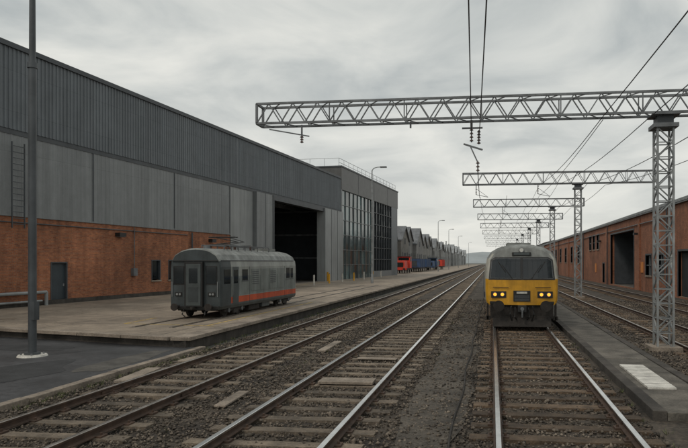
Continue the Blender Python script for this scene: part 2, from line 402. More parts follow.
w.box(-.34,.05,-30,22.4,4.9,5.0,'trim')
for yy in (-12,-1.9,6.2,14.3,22.2): w.box(.06,.10,yy,yy+.05,5,9.0,'trim')
w.obj('cladding',sh)
w=MB()
ribbed(w,.04,22.42,26.4,.3,9.0,'panel',.6,.02)
w.box(-.6,.45,26.4,30,.25,9.0,'clad2'); w.box(.45,.47,28.15,28.2,.3,9,'trim')
w.box(-.6,.45,44,50.5,.25,9.0,'panel'); w.box(.45,.47,46.1,46.15,.3,9,'trim'); w.box(.45,.47,48.3,48.35,.3,9,'trim')
w.box(-.5,.3,30,44,8.6,9.0,'trim')
w.box(-.7,.5,29.7,30,.3,9.0,'trim')
for yy in (29.3,44.5): w.box(.47,.62,yy,yy+.2,.3,1.4,'yellow')
w.obj('door_piers',sh)
w=MB()
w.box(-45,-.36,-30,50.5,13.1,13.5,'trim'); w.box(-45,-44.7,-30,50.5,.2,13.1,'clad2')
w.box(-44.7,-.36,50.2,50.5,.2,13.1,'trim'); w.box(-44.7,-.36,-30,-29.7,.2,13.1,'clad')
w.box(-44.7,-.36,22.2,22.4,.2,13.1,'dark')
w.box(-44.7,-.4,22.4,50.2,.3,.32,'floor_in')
for yy in range(26,50,6): 
    w.box(-30,-29.6,yy,yy+.4,.33,13,'galv'); w.box(-12,-11.6,yy,yy+.4,.33,13,'galv')
for xx in (-6,-14,-22,-30): w.box(xx,xx+.3,22.5,50,9.2,9.7,'galv')
for zz in (3,6,9): w.box(-40,-1,50.05,50.18,zz,zz+.2,'galv')
w.box(-20,-16,36,39,.33,3.5,'galvd'); w.box(-9,-7.5,46,49,.33,2.4,'fblue')
w.obj('roof_and_interior',sh)
w=MB()
for yy in (.35,1.1): w.beam((.3,yy,4.3),(.3,yy,8.6),.05,'trim')
for i in range(14): w.beam((.3,.35,4.5+i*.3),(.3,1.1,4.5+i*.3),.035,'trim')
w.cyl((.2,-3,1.0),(.2,2.6,1.0),.09,'panel',10); w.cyl((.2,2.6,1.0),(.2,2.6,.3),.09,'panel',10); w.cyl((.2,-3,.55),(.2,2.3,.55),.06,'galv',8)
w.cyl((.13,16.5,.3),(.13,16.5,4.8),.06,'trim',8); w.cyl((.13,-.6,.3),(.13,-.6,8.9),.06,'trim',8)
for yy in (8.2,19.0): w.box(0,.35,yy,yy+.6,4.2,4.42,'black'); w.box(.05,.3,yy+.05,yy+.55,4.16,4.2,'galvd')
w.box(.0,.2,9.7,10.1,1.7,2.2,'galvd')
w.cyl((.1,9.9,2.2),(.1,9.9,4.85),.03,'galvd',6)
w.cyl((.05,-5,4.6),(.05,16,4.6),.03,'trim',6)
w.obj('ladder_and_pipes',sh,smooth=True)

go=empty('glass_office_building',A,RZ)
w=MB(); T=14.9
w.box(-18,-.25,51,81,.2,T-.02,'browncl')
w.box(-18.2,.12,50.8,81.2,12.0,T,'browncl'); w.box(-18.3,.2,50.7,81.3,T,T+.18,'trim')
w.box(-.3,.1,50.8,51.1,.2,12,'mull'); w.box(-.3,.12,65.3,66.0,.2,12,'clad2')
w.box(-.25,.1,76.8,81,.2,12,'clad'); w.box(-.25,.1,66.0,76.8,.2,1.2,'clad2')
for yy in (58,66,74): w.box(.12,.135,yy,yy+.06,12.0,T,'trim')
w.obj('walls',go)
w=MB()
ny_,nz=8,6
for i in range(ny_):
    for j in range(nz):
        a=51.1+i*14.2/ny_; b=51.1+(i+1)*14.2/ny_; c=.3+j*11.7/nz; d=.3+(j+1)*11.7/nz
        o1=random.uniform(-.02,.02);o2=random.uniform(-.02,.02)
        w.poly([(-.1+o1,a,c),(-.1+o2,b,c),(-.1-o1,b,d),(-.1-o2,a,d)],'glass')
for i in range(7):
    for j in range(6):
        a=66.0+i*10.8/7; b=66.0+(i+1)*10.8/7; c=1.2+j*1.8; d=c+1.8
        w.poly([(-.1,a,c),(-.1+random.uniform(-.02,.02),b,c),(-.1,b,d),(-.1,a,d)],'wglass')
w.obj('glazing',go)
w=MB()
for i in range(ny_+1): yy=51.1+i*14.2/ny_; w.box(-.1,.02,yy-.03,yy+.03,.3,12,'mull')
for j in range(nz+1): zz=.3+j*11.7/nz; w.box(-.1,.0,51.1,65.3,zz-.04,zz+.04,'mull')
for i in range(8): yy=66+i*10.8/7; w.box(-.1,.08,yy-.06,yy+.06,1.2,12,'trim')
for j in range(7): w.box(-.1,.05,66,76.8,1.15+j*1.8,1.25+j*1.8,'trim')
for i in range(16): w.cyl((-.3,51+i*2,T+.15),(-.3,51+i*2,T+1.2),.025,'galv',6)
for zz in (.65,1.2): w.cyl((-.3,51,T+zz),(-.3,81,T+zz),.025,'galv',6)
for i in range(8): w.cyl((-.3-i*2,51,T+.15),(-.3-i*2,51,T+1.2),.025,'galv',6)
w.cyl((-.3,51,T+1.2),(-15,51,T+1.2),.025,'galv',6)
w.obj('frames_and_railing',go)

yy=113; i=0
while yy<560:
    wd=15+random.uniform(-3,3.5); xx=-24+random.uniform(-1.1,1.1); e=empty('gabled_warehouse',(xx,yy,0)); eh=8.3+random.uniform(-.8,.8); ph=12.2+random.uniform(-1.2,1.2)
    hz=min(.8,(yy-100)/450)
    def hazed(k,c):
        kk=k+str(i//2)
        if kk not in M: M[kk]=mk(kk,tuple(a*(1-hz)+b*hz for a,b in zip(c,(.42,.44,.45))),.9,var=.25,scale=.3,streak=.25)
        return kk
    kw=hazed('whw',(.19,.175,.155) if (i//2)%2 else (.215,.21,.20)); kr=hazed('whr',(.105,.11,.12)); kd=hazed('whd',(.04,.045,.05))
    w=MB()
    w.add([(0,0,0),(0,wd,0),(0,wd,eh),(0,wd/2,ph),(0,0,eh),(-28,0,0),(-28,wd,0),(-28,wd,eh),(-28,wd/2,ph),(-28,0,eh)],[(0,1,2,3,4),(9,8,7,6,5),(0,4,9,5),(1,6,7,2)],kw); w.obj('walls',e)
    w=MB()
    for s_ in (0,1):
        ya,yb=(-.3,wd/2) if s_==0 else (wd/2,wd+.3)
        za,zb=(eh-.05,ph+.1) if s_==0 else (ph+.1,eh-.05)
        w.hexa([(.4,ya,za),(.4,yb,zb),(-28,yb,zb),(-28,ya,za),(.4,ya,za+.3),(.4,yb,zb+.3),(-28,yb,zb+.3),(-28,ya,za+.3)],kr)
    w.obj('roof',e)
    w=MB()
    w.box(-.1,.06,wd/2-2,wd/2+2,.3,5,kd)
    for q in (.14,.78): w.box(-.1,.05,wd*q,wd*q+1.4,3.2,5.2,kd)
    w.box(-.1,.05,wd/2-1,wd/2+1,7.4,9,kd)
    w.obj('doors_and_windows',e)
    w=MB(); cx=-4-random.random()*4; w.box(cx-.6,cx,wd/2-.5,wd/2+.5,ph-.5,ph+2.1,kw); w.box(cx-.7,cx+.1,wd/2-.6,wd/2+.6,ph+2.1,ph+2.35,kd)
    w.cyl((-12,wd/2,ph),(-12,wd/2,ph+1.5),.5,kd,10)
    w.obj('chimney',e)
    yy+=wd+.6; i+=1

rb=empty('brick_workshop',(14,0,0)); w=MB(); z1=7.0
ops=[(46.2,49,0,3.4),(63.8,75.9,0,5.8),(53,55,1.4,3.2),(57,59,1.4,3.2)]+[(84+k*3.2,85.8+k*3.2,4.3,6.2) for k in range(3)]+[(102+k*9,104.5+k*9,2.5,5.2) for k in range(7)]+[(80,81.2,0,2.4)]
wall_open(w,0,.4,30,172,-.15,z1,ops,'brick2'); w.box(.4,30,30,30.4,-.15,z1,'brick2'); w.box(.4,30,171.6,172,-.15,z1,'brick2')
for yy in (42,61,78,98,116,134,152): w.box(-.15,0,yy,yy+.6,-.1,z1-.3,'brick2')
w.obj('walls',rb)
w=MB(); w.box(-.2,.55,29.9,172.1,z1,z1+.35,'mull'); w.box(-.25,-.2,29.9,172.1,z1+.1,z1+.3,'galv')
w.hexa([(.5,30,z1+.2),(16,30,z1+2.6),(16,172,z1+2.6),(.5,172,z1+.2),(.5,30,z1+.4),(16,30,z1+2.8),(16,172,z1+2.8),(.5,172,z1+.4)],'far2')
w.hexa([(16,30,z1+2.6),(31,30,z1+.2),(31,172,z1+.2),(16,172,z1+2.6),(16,30,z1+2.8),(31,30,z1+.4),(31,172,z1+.4),(16,172,z1+2.8)],'far2')
w.obj('roof',rb)
w=MB()
for a,b,c,d in ops:
    if c>0: w.box(.2,.25,a,b,c,d,'wglass'); w.box(.05,.2,(a+b)/2-.05,(a+b)/2+.05,c,d,'mull'); w.box(-.08,.2,a-.1,b+.1,c-.15,c,'kerb'); w.box(.05,.2,a,b,(c+d)/2-.05,(c+d)/2+.05,'mull')
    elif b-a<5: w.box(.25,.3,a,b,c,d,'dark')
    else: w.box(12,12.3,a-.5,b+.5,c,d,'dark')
    w.box(-.05,.2,a-.12,a,c,d+.15,'trim'); w.box(-.05,.2,b,b+.12,c,d+.15,'trim'); w.box(-.05,.2,a,b,d,d+.15,'trim')
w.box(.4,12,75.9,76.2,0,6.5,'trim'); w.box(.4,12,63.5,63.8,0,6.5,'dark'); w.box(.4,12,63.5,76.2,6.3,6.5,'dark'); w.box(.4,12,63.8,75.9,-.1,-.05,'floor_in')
for xx in (3,6,9): w.box(xx,xx+.2,75.7,75.9,0,6.3,'galvd')
w.box(-.06,0,86.3,87,1.2,2.4,'sign'); w.box(-.06,0,60,60.8,1.6,2.6,'sign'); w.box(-.06,0,50.2,51,2.2,3.2,'white')
for yy in (51.5,77.2,97,133): w.cyl((-.2,yy,-.1),(-.2,yy,6.9),.07,'trim',8)
for yy in (61.5,82.5): w.box(-.5,0,yy,yy+.5,5.2,5.4,'black')
w.cyl((-.1,50,6.2),(-.1,170,6.2),.05,'galvd',6)
w.obj('doors_and_windows',rb)
for (x0,y0,wd,ln,hh) in ((16,185,24,60,8.5),(14,262,20,70,7.5),(12,350,26,80,8),(30,440,40,60,14)):
    e=empty('distant_warehouse',(x0,y0,0)); w=MB(); k='whw5' if y0<300 else 'whw8'
    if k not in M: k='far1'
    w.box(0,wd,0,ln,-.1,hh,k); w.obj('walls',e); w=MB()
    w.add([(-.3,-.3,hh),(wd+.3,-.3,hh),(wd/2,-.3,hh+2.5),(-.3,ln,hh),(wd+.3,ln,hh),(wd/2,ln,hh+2.5)],[(0,1,2),(3,5,4),(0,2,5,3),(1,4,5,2),(0,3,4,1)],'far2'); w.obj('roof',e)

g=MB(); n=120; vs=[]
for i in range(n+1):
    x=-1600+i*3200/n
    h=14+10*math.sin(i*.13+1)+6*math.sin(i*.41)+3*math.sin(i*1.3)+random.random()*2
    vs+=[(x,1200,-1),(x,1290,max(4,h)),(x,1700,max(6,h*1.6))]
g.add(vs,[(3*i,3*i+3,3*i+4,3*i+1) for i in range(n)]+[(3*i+1,3*i+4,3*i+5,3*i+2) for i in range(n)],'hill'); g.obj('hills',smooth=True)

# ------------------------------------------------------------------ gantries
def lattice_col(g,x,y,z0,z1,w=.5,k='galv'):
    h=w/2; t=.05
    for sx in (-1,1):
        for sy in (-1,1): g.beam((x+sx*h,y+sy*h,z0),(x+sx*h,y+sy*h,z1),t*1.2,k)
    n=max(4,int((z1-z0)/(w*.95))); dz=(z1-z0)/n
    for i in range(n):
        a=z0+i*dz;b=a+dz; s=1 if i%2 else -1
        for sy in (-1,1): g.beam((x-s*h,y+sy*h,a),(x+s*h,y+sy*h,b),t*.7,k); g.beam((x-h,y+sy*h,b),(x+h,y+sy*h,b),t*.6,k)
        for sx in (-1,1): g.beam((x+sx*h,y-s*h,a),(x+sx*h,y+s*h,b),t*.7,k); g.beam((x+sx*h,y-h,b),(x+sx*h,y+h,b),t*.6,k)
def insulator(g,x,y,z0,z1):
    n=max(3,int((z1-z0)/.09)); g.cyl((x,y,z0),(x,y,z1),.02,'wire',6)
    for i in range(n):
        z=z0+(i+.5)*(z1-z0)/n; g.cyl((x,y,z-.02),(x,y,z+.02),.065,'insul',8,.04)
def gantry(x0,x1,y,zb,zt,cols,k='truss',bay=.9,hang=(),ck='galv'):
    e=empty('overhead_line_gantry'); g=MB(); d=.28; t=.068
    for sy in (-1,1):
        for z in (zb,zt): g.beam((x0,y+sy*d,z),(x1,y+sy*d,z),t,k)
    n=int((x1-x0)/bay); dx=(x1-x0)/n
    for i in range(n):
        a=x0+i*dx;b=a+dx; m=(a+b)/2
        for sy in (-1,1):
            g.beam((a,y+sy*d,zb),(m,y+sy*d,zt),t*.52,k); g.beam((m,y+sy*d,zt),(b,y+sy*d,zb),t*.52,k)
        g.beam((a,y-d,zb),(m,y+d,zb),t*.4,k); g.beam((m,y+d,zt),(b,y-d,zt),t*.4,k)
        if i%3==0:
            for sy in (-1,1): g.beam((a,y+sy*d,zb),(a,y+sy*d,zt),t*.5,k)
    for sy in (-1,1): 
        for xx in (x0,x1): g.beam((xx,y+sy*d,zb),(xx,y+sy*d,zt),t,k)
    for xx in (x0,x1):
        for z in (zb,zt): g.beam((xx,y-d,z),(xx,y+d,z),t,k)
    g.obj('truss',e)
    for cx in cols:
        g=MB(); top=zb-.45; lattice_col(g,cx,y,.0,top,.46,ck)
        g.box(cx-.36,cx+.36,y-.36,y+.36,top,top+.12,'galvd'); g.box(cx-.24,cx+.24,y-.24,y+.24,top+.12,zb-.08,'trim'); g.box(cx-.4,cx+.4,y-.4,y+.4,zb-.08,zb-.035,'galvd')
        g.box(cx-.45,cx+.45,y-.45,y+.45,-.15,.04,'kerb'); g.obj('lattice_column',e)
    g=MB()
    for hx in hang:
        g.cyl((hx,y,zb),(hx,y,zb-.3),.03,'galvd',6); insulator(g,hx,y,zb-.75,zb-.3)
        g.beam((hx,y,zb-.75),(hx+.9,y,zb-.95),.035,'galvd'); g.beam((hx,y,zb-.3),(hx+.9,y,zb-.95),.025,'galvd')
    if hang: g.obj('insulators',e,smooth=True)
gantry(-7.63,10.2,19.74,7.12,7.76,[5.2],bay=.8)
gantry(-2.2,11.8,47.2,8.45,9.3,[6.33],hang=(-1.2,3.4),bay=1.0)
for y in (67,87,108,132,160,195,240):
    gantry(-2,9.6,y,8.5,9.3,[6.33],bay=1.1,hang=(1.1,) if y<120 else ())
e=empty('catenary_hanger',(0,19.74,0)); g=MB()
g.cyl((-6.2,0,7.1),(-6.2,0,6.75),.03,'galvd',6); g.beam((-7.3,0,6.98),(-5.95,0,6.72),.035,'galvd'); insulator(g,-6.2,0,6.5,6.75)
g.cyl((-2.6,0,7.1),(-2.6,0,6.9),.03,'galvd',6)
g.cyl((-.65,0,7.1),(-.65,0,6.85),.04,'galvd',6); insulator(g,-.65,0,6.4,6.85); insulator(g,-.42,0.1,6.35,6.8)
g.beam((-.9,0,6.35),(-.3,0,6.15),.05,'galvd'); g.beam((-.7,0,6.3),(-.45,0,5.75),.04,'galvd'); insulator(g,-.45,0,5.45,5.8)
g.beam((-.95,0,6.85),(-.3,0,6.85),.05,'galvd')
g.obj('arm',e,smooth=True)
g=MB()
def sagline(p,r=.018,sag=.35,n=10):
    pts=[]
    for a,b in zip(p,p[1:]):
        a=Vector(a);b=Vector(b)
        for i in range(n+1):
            if i==0 and pts: continue
            t=i/n; q=a.lerp(b,t); q.z-=sag*4*t*(1-t); pts.append(q)
    g.wire(pts,r,'wire',6)
sagline([(-.65,19.74,6.6),(.25,-12,7.6)],.012,.25); sagline([(-.42,19.84,6.4),(.6,-12,7.4)],.012,.25)
sagline([(-.45,19.74,5.5),(-.9,47.2,7.5),(-.9,67,7.8),(-.9,108,7.9)],.014)
ys=[47.2,67,87,108,132,160,195,240]
for X0,Z0,r in ((3.4,7.1,.014),(4.75,7.0,.014),(6.9,7.0,.016)):
    sagline([(X0-.1,-20,Z0+.3),(X0,19.74,Z0)]+[(X0+.1,y,8.4) for y in ys],r,.3)
sagline([(1.1,47.2,7.6)]+[(1.1,y,7.6) for y in ys[1:]],.014,.3)
sagline([(3.4,19.74,7.0)]+[(3.5,y,7.55) for y in ys],.012,.2)
sagline([(9,19.74,7.0),(8.3,47.2,8.3)]+[(8.2,y,8.3) for y in ys[1:]],.016,.3); sagline([(9.3,-20,7.6),(9,19.74,7.1)],.016,.3)
g.obj('overhead_wires',smooth=True)

e=empty('utility_pole',(-12.6,15.7,0)); g=MB()
g.cyl((0,0,.05),(0,0,8.0),.105,'pole',20,.1); g.cyl((0,0,8.0),(0,0,11),.085,'pole',20,.07); g.cyl((0,0,7.95),(0,0,8.1),.125,'pole',20)
g.cyl((0,0,0),(0,0,.05),.38,'white',24,.35); g.cyl((0,0,.05),(0,0,.11),.2,'pole',20)
for k in range(4):
    a=k*math.pi/2+.6; g.cyl((.27*math.cos(a),.27*math.sin(a),.05),(.27*math.cos(a),.27*math.sin(a),.10),.025,'galvd',8)
g.beam((0,0,10.9),(1.6,.0,11.2),.07,'pole'); g.box(1.4,2.1,-.14,.14,11.15,11.3,'pole'); g.box(-.02,.13,-.1,.1,1.0,1.5,'pole')
g.obj('pole',e,smooth=True)
def lamp(x,y,h):
    e=empty('street_lamp',(x,y,.3)); g=MB(); g.cyl((0,0,0),(0,0,h),.10,'galv',12,.06); g.cyl((0,0,0),(0,0,1),.15,'galv',12)
    g.wire([(0,0,h),(.2,0,h+.25),(.6,0,h+.35),(1.0,0,h+.36)],.05,'galv',8); g.box(.9,1.6,-.16,.16,h+.28,h+.42,'galvd'); g.obj('post',e,smooth=True)
lamp(-12.9,66,12.2); lamp(-13,150,12); lamp(-13.2,190,12); lamp(-13,240,12); lamp(-12,320,12)

# ------------------------------------------------------------------ commuter train
tr=empty('electric_train',(1.13,24.1,0)); BW=.20; LN=.30
half=[(-1.34,.95),(-1.40,1.12),(-1.42,1.55),(-1.42,1.95),(-1.40,2.4),(-1.33,2.76),(-1.17,3.0),(-.9,3.16),(-.47,3.27),(0,3.3)]
ring=half+[(-x,z) for x,z in half[:-1]][::-1]
def sec(y,s,sz,lean):
    out=[]
    for x,z in ring:
        zz=2+(z-2)*sz if z>2 else z
        out.append((x*s,y+lean*max(0,zz-1.95)+ BW*(abs(x*s)/1.4)**2*(1 if y<.2 else (.5 if y<.5 else 0)),zz))
    return out
secs=[sec(0,.91,.90,LN),sec(.05,.95,.945,LN),sec(.15,.98,.975,LN),sec(.42,1,1,.16),sec(1.0,1,1,0),sec(20,1,1,0),sec(45,1,1,0)]
b=MB(); n=len(ring)
for a,c in zip(secs,secs[1:]):
    for i in range(n-1):
        zm=(a[i][2]+a[i+1][2])/2
        k='roofg' if zm>2.8 else ('cream' if zm>1.0 else 'under')
        if (a is secs[0] or a is secs[1]) and 1.0<zm<1.97: k='yellow'
        b.add([a[i],a[i+1],c[i+1],c[i]],[(0,3,2,1)],k)
f=secs[0]
for i in range(len(half)-1):
    j=n-1-i; a0,a1=Vector(f[i]),Vector(f[i+1]); b0,b1=Vector(f[j]),Vector(f[j-1])
    zm=(a0.z+a1.z)/2; k='yellow' if 1.0<zm<1.97 else ('roofg' if zm>2.72 else ('cream' if zm>1.97 else 'black'))
    N=10
    def bow(p,q,t):
        v=p.lerp(q,t); v.y-=BW*(abs(p.x)/1.4)**2*(1-(2*t-1)**2); return v
    for s in range(N):
        q=[bow(a0,b0,s/N),bow(a0,b0,(s+1)/N),bow(a1,b1,(s+1)/N),bow(a1,b1,s/N)]
        if (q[3]-q[2]).length<1e-4: q=q[:3]
        b.add(q,[tuple(range(len(q)))],k)
b.obj('bodyshell',tr,smooth=True)
def fy(x,z): return LN*max(0,z-1.95)+BW*(abs(x)/1.4)**2
d=MB()
def plate(pts,off,k,div=6):
    (xa,za),(xb,zb),(xc,zc),(xd,zd)=pts
    for s in range(div):
        t0,t1=s/div,(s+1)/div
        def P_(x,z,o): return (x,fy(x,z)-o,z)
        l=lambda u,v,t:u+(v-u)*t
        q=[(l(xa,xb,t0),l(za,zb,t0)),(l(xa,xb,t1),l(za,zb,t1)),(l(xd,xc,t1),l(zd,zc,t1)),(l(xd,xc,t0),l(zd,zc,t0))]
        d.hexa([P_(*q[0],off),P_(*q[1],off),P_(q[1][0],q[1][1],off-.03),P_(q[0][0],q[0][1],off-.03),P_(*q[3],off),P_(*q[2],off),P_(q[2][0],q[2][1],off-.03),P_(q[3][0],q[3][1],off-.03)],k)
plate([(-1.27,1.91),(1.27,1.91),(1.2,2.68),(-1.2,2.68)],.014,'black',10); plate([(-1.2,2.68),(1.2,2.68),(1.02,2.79),(-1.02,2.79)],.014,'black',10)
for s in (-1,1):
    plate([(s*.05,1.97),(s*1.19,1.97),(s*1.14,2.64),(s*.05,2.64)],.03,'wglass',6); plate([(s*.05,2.64),(s*1.14,2.64),(s*.98,2.74),(s*.05,2.74)],.03,'wglass',6)
    for (x0,z0,x1,z1) in ((.05,1.97,.6,1.97),(.6,1.97,1.19,1.97),(.05,2.74,.98,2.74),(1.19,1.97,1.14,2.64),(1.14,2.64,.98,2.74)):
        d.beam((s*x0,fy(x0,z0)-.032,z0),(s*x1,fy(x1,z1)-.032,z1),.016,'galvd')
    d.beam((s*.35,fy(.3,1.95)-.06,1.95),(s*.75,fy(.75,2.5)-.05,2.5),.02,'black'); d.beam((s*.62,fy(.6,2.3)-.055,2.2),(s*.9,fy(.9,2.6)-.055,2.62),.025,'black')
    yl=fy(.88,1.3)-.06
    d.box(s*.88-.29,s*.88+.29,yl,yl+.2,1.22,1.47,'black')
    for q,k in ((-.14,'amber'),(.14,'amber')):
        d.cyl((s*.88+q,yl-.035,1.35),(s*.88+q,yl+.05,1.35),.088,'galvd',14); d.cyl((s*.88+q,yl-.045,1.35),(s*.88+q,yl-.03,1.35),.062,k,14)
    d.cyl((s*.88,-.33,.93),(s*.88,.3,.93),.09,'under',12); d.cyl((s*.88,-.38,.93),(s*.88,-.33,.93),.21,'under',18)
    d.beam((s*1.1,fy(1.1,1.6)-.05,1.62),(s*.5,fy(.5,1.6)-.05,1.62),.025,'black')
    d.box(s*1.28-.1,s*1.28+.1,.2,.4,.35,.5,'under'); d.box(s*1.3-.03,s*1.3+.03,.2,.45,.35,1.0,'under')
    d.wire([(s*.4,0,.9),(s*.45,-.16,.6),(s*.38,-.05,.35)],.03,'black',6); d.wire([(s*.25,0,.85),(s*.28,-.2,.5),(s*.2,-.05,.4)],.025,'black',6)
d.box(-1.22,1.22,.1,.4,.98,1.08,'black')
d.box(-.32,.32,-.03,.1,1.08,1.5,'black'); d.box(-.2,.2,-.045,-.02,1.38,1.46,'white')
for q in range(5): d.box(-.28,.28,-.04,-.028,1.12+q*.045,1.135+q*.045,'galvd')
yd=fy(0,2.88)
d.box(-.36,.36,yd-.04,yd+.3,2.84,2.98,'black'); d.box(-.3,.3,yd-.055,yd-.038,2.865,2.955,'cdark')
d.cyl((0,yd-.02,3.06),(0,yd+.3,3.06),.1,'galvd',14); d.cyl((0,yd-.03,3.06),(0,yd-.02,3.06),.08,'lampw',14)
d.box(-1.2,1.2,.12,.5,.42,.98,'under'); d.box(-1.05,1.05,-.02,.12,.18,.5,'under')
d.hexa([(-1.1,-.12,.12),(1.1,-.12,.12),(1.1,.1,.12),(-1.1,.1,.12),(-1.1,-.02,.45),(1.1,-.02,.45),(1.1,.1,.45),(-1.1,.1,.45)],'under')
d.box(-.16,.16,-.3,.1,.7,.95,'black'); d.cyl((0,-.38,.82),(0,-.1,.82),.07,'galvd',10); d.beam((0,-.36,.85),(0,-.3,.5),.06,'galvd')
d.obj('cab_front_details',tr,bevel=.005)
u=MB()
u.box(-1.15,1.15,.5,44,.55,1.0,'under')
for y0 in (1.2,3.8,14,16.6,22,24.6):
    for s in (-1,1): u.cyl((s*.93,y0,.52),(s*1.05,y0,.52),.45,'under',24); u.box(s*1.12-.06,s*1.12+.06,y0-.6,y0+.6,.45,.7,'under')
    u.cyl((-.95,y0,.52),(.95,y0,.52),.08,'under',10)
for s in (-1,1):
    for k in range(8): y0=2.2+k*2.4; u.box(s*1.41-.015,s*1.41+.015,y0,y0+1.5,1.9,2.45,'wglass')
    u.box(s*1.425-.012,s*1.425+.012,1.1,1.8,1.1,2.4,'cream'); u.cyl((s*1.46,.95,1.2),(s*1.46,.95,2.2),.018,'galvd',6)
    u.box(s*1.43-.01,s*1.43+.01,1.0,44,1.2,1.4,'fblue')
for k in range(6): u.box(-.5,.5,3+k*5,5+k*5,3.28,3.42,'roofg')
u.obj('underframe_and_sides',tr)

# ------------------------------------------------------------------ parked carriage
ca=empty('railway_carriage',(-11.87,23.7,.3)); Lc=9.8; HW=1.08
half=[(-1.02,.38),(-HW,.50),(-HW,.58),(-HW,.84),(-HW,1.25),(-HW,1.7),(-1.075,2.1),(-1.04,2.36),(-.9,2.6),(-.62,2.77),(-.3,2.85),(0,2.87)]
ring=half+[(-x,z) for x,z in half[:-1]][::-1]; n=len(ring)
def sec(y,s,sz): return [(x*s,y,(1.5+(z-1.5)*sz if z>1.5 else z)) for x,z in ring]
secs=[sec(0,.96,.95),sec(.03,.975,.97),sec(.08,.99,.985),sec(.2,1,1),sec(1.0,1,1),sec(Lc-.7,1,1),sec(Lc-.3,.985,.985),sec(Lc-.1,.95,.95),sec(Lc,.88,.9)]
b=MB()
for q,(a,c) in enumerate(zip(secs,secs[1:])):
    for i in range(n-1):
        oz=(ring[i][1]+ring[i+1][1])/2
        k='roofg' if oz>2.4 else ('clight' if oz>1.7 else 'cgrey')
        if .58<oz<.84: k='red'
        elif oz<.58: k='cdark'
        if q<4 and oz<2.4: k='cend'
        b.add([a[i],a[i+1],c[i+1],c[i]],[(0,3,2,1)],k)
for f,k in ((secs[0],'cend'),(secs[-1],'cgrey')): b.add(f,[tuple(range(n))],k)
b.obj('bodyshell',ca,smooth=True)
d=MB()
d.box(-.38,.38,-.16,.02,.5,2.3,'black'); d.box(-.31,.31,-.18,-.159,.55,2.22,'cdark'); d.box(-.18,.18,-.19,-.175,1.45,2.05,'wglass'); d.box(-.2,.2,-.19,-.175,.7,1.3,'cend')
d.box(-.98,.98,-.06,.02,2.33,2.37,'black'); d.box(-1.02,1.02,-.06,.02,.42,.52,'black')
for s in (-1,1):
    d.box(s*.69-.21,s*.69+.21,-.02,.06,1.42,2.1,'wglass'); d.box(s*.69-.24,s*.69+.24,-.01,.05,1.38,2.14,'black')
    d.cyl((s*.7,-.34,.5),(s*.7,.1,.5),.06,'under',10); d.cyl((s*.7,-.38,.5),(s*.7,-.34,.5),.15,'under',16)
    d.box(s*.7-.14,s*.7+.14,-.03,.02,.92,1.08,'black')
    for q in (-.06,.06): d.cyl((s*.7+q,-.04,1.0),(s*.7+q,-.01,1.0),.045,'galv',12)
    d.beam((s*.96,-.05,.9),(s*.96,-.05,1.5),.02,'galv')
    d.wire([(s*.45,-.02,.45),(s*.48,-.15,.2),(s*.4,-.06,.1)],.025,'black',6)
    x=s*HW
    def side(y0,y1,z0,z1,k,t=.008): d.box(min(x,x+s*t)-(.03 if s>0 else 0),max(x,x+s*t)+(.03 if s<0 else 0),y0,y1,z0,z1,k)
    side(1.15,1.75,.55,2.1,'cdark',.012); side(1.25,1.65,1.4,1.98,'wglass',.018)
    side(.3,.9,1.4,2.0,'wglass',.012)
    side(2.15,2.75,1.5,1.98,'wglass',.012); side(2.1,2.8,1.46,1.5,'trim',.016)
    for yy in (3.15,4.3,5.45,6.6): side(yy,yy+1.0,1.0,2.0,'cgrey',.014)
    for yy in (3.27,5.57):
        for q in range(7): side(yy,yy+.75,1.3+q*.09,1.335+q*.09,'trim',.022)
    side(7.95,8.5,1.45,2.0,'wglass',.012); side(8.65,9.05,1.45,1.98,'wglass',.008); side(7.85,9.1,1.38,1.42,'trim',.012)
    side(1.8,8.8,.845,.86,'clight',.012)
    for yy in (1.1,1.8): d.cyl((s*(HW+.03),yy,.9),(s*(HW+.03),yy,1.7),.015,'galv',6)
    for yy in (2.95,7.7): side(yy,yy+.02,.5,2.1,'trim',.006)
    d.beam((s*1.06,.1,2.36),(s*1.06,Lc-.6,2.36),.03,'trim')
for s in (-1,1):
    d.beam((s*.5,1.6,3.02),(s*.5,6.9,3.02),.04,'galvd')
    for q in range(8): d.beam((s*.5,1.6+q*.757,2.75),(s*.5,1.6+q*.757,3.02),.035,'galvd')
for q in range(13): d.beam((-.5,1.7+q*.42,3.02),(.5,1.7+q*.42,3.02),.03,'galvd')
# folded pantograph
for s in (-1,1):
    d.beam((s*.4,2.2,3.05),(s*.15,4.6,3.25),.04,'black'); d.beam((s*.15,4.6,3.25),(s*.3,2.6,3.38),.032,'black')
    for q in (2.2,4.8): d.cyl((s*.4,q,2.85),(s*.4,q,3.06),.06,'insul',10)
for q in (2.5,2.75): d.beam((-.62,q,3.40),(.62,q,3.40),.04,'black')
d.beam((-.4,2.2,3.06),(.4,2.2,3.06),.05,'black'); d.beam((-.4,4.8,3.06),(.4,4.8,3.06),.05,'black')
d.box(-.35,.35,7.2,8.3,2.82,2.98,'roofg'); d.cyl((0,1.0,2.85),(0,1.0,2.98),.14,'galvd',12)
d.box(-.85,.85,.2,Lc-.2,.32,.46,'under')
for yb in (1.7,8.0):
    for s in (-1,1):
        d.box(s*.90-.05,s*.90+.05,yb-1.05,yb+1.05,.24,.36,'under'); d.box(s*.94-.05,s*.94+.05,yb-.25,yb+.25,.14,.3,'under')
        for q in (-.68,.68):
            d.cyl((s*.68,yb+q,.30),(s*.79,yb+q,.30),.28,'under',20); d.cyl((s*.88,yb+q,.29),(s*.99,yb+q,.29),.1,'galvd',10)
            d.cyl((s*.92,yb+q,.34),(s*.92,yb+q,.48),.06,'under',8)
    for q in (-.68,.68): d.cyl((-.7,yb+q,.30),(.7,yb+q,.30),.05,'under',8)
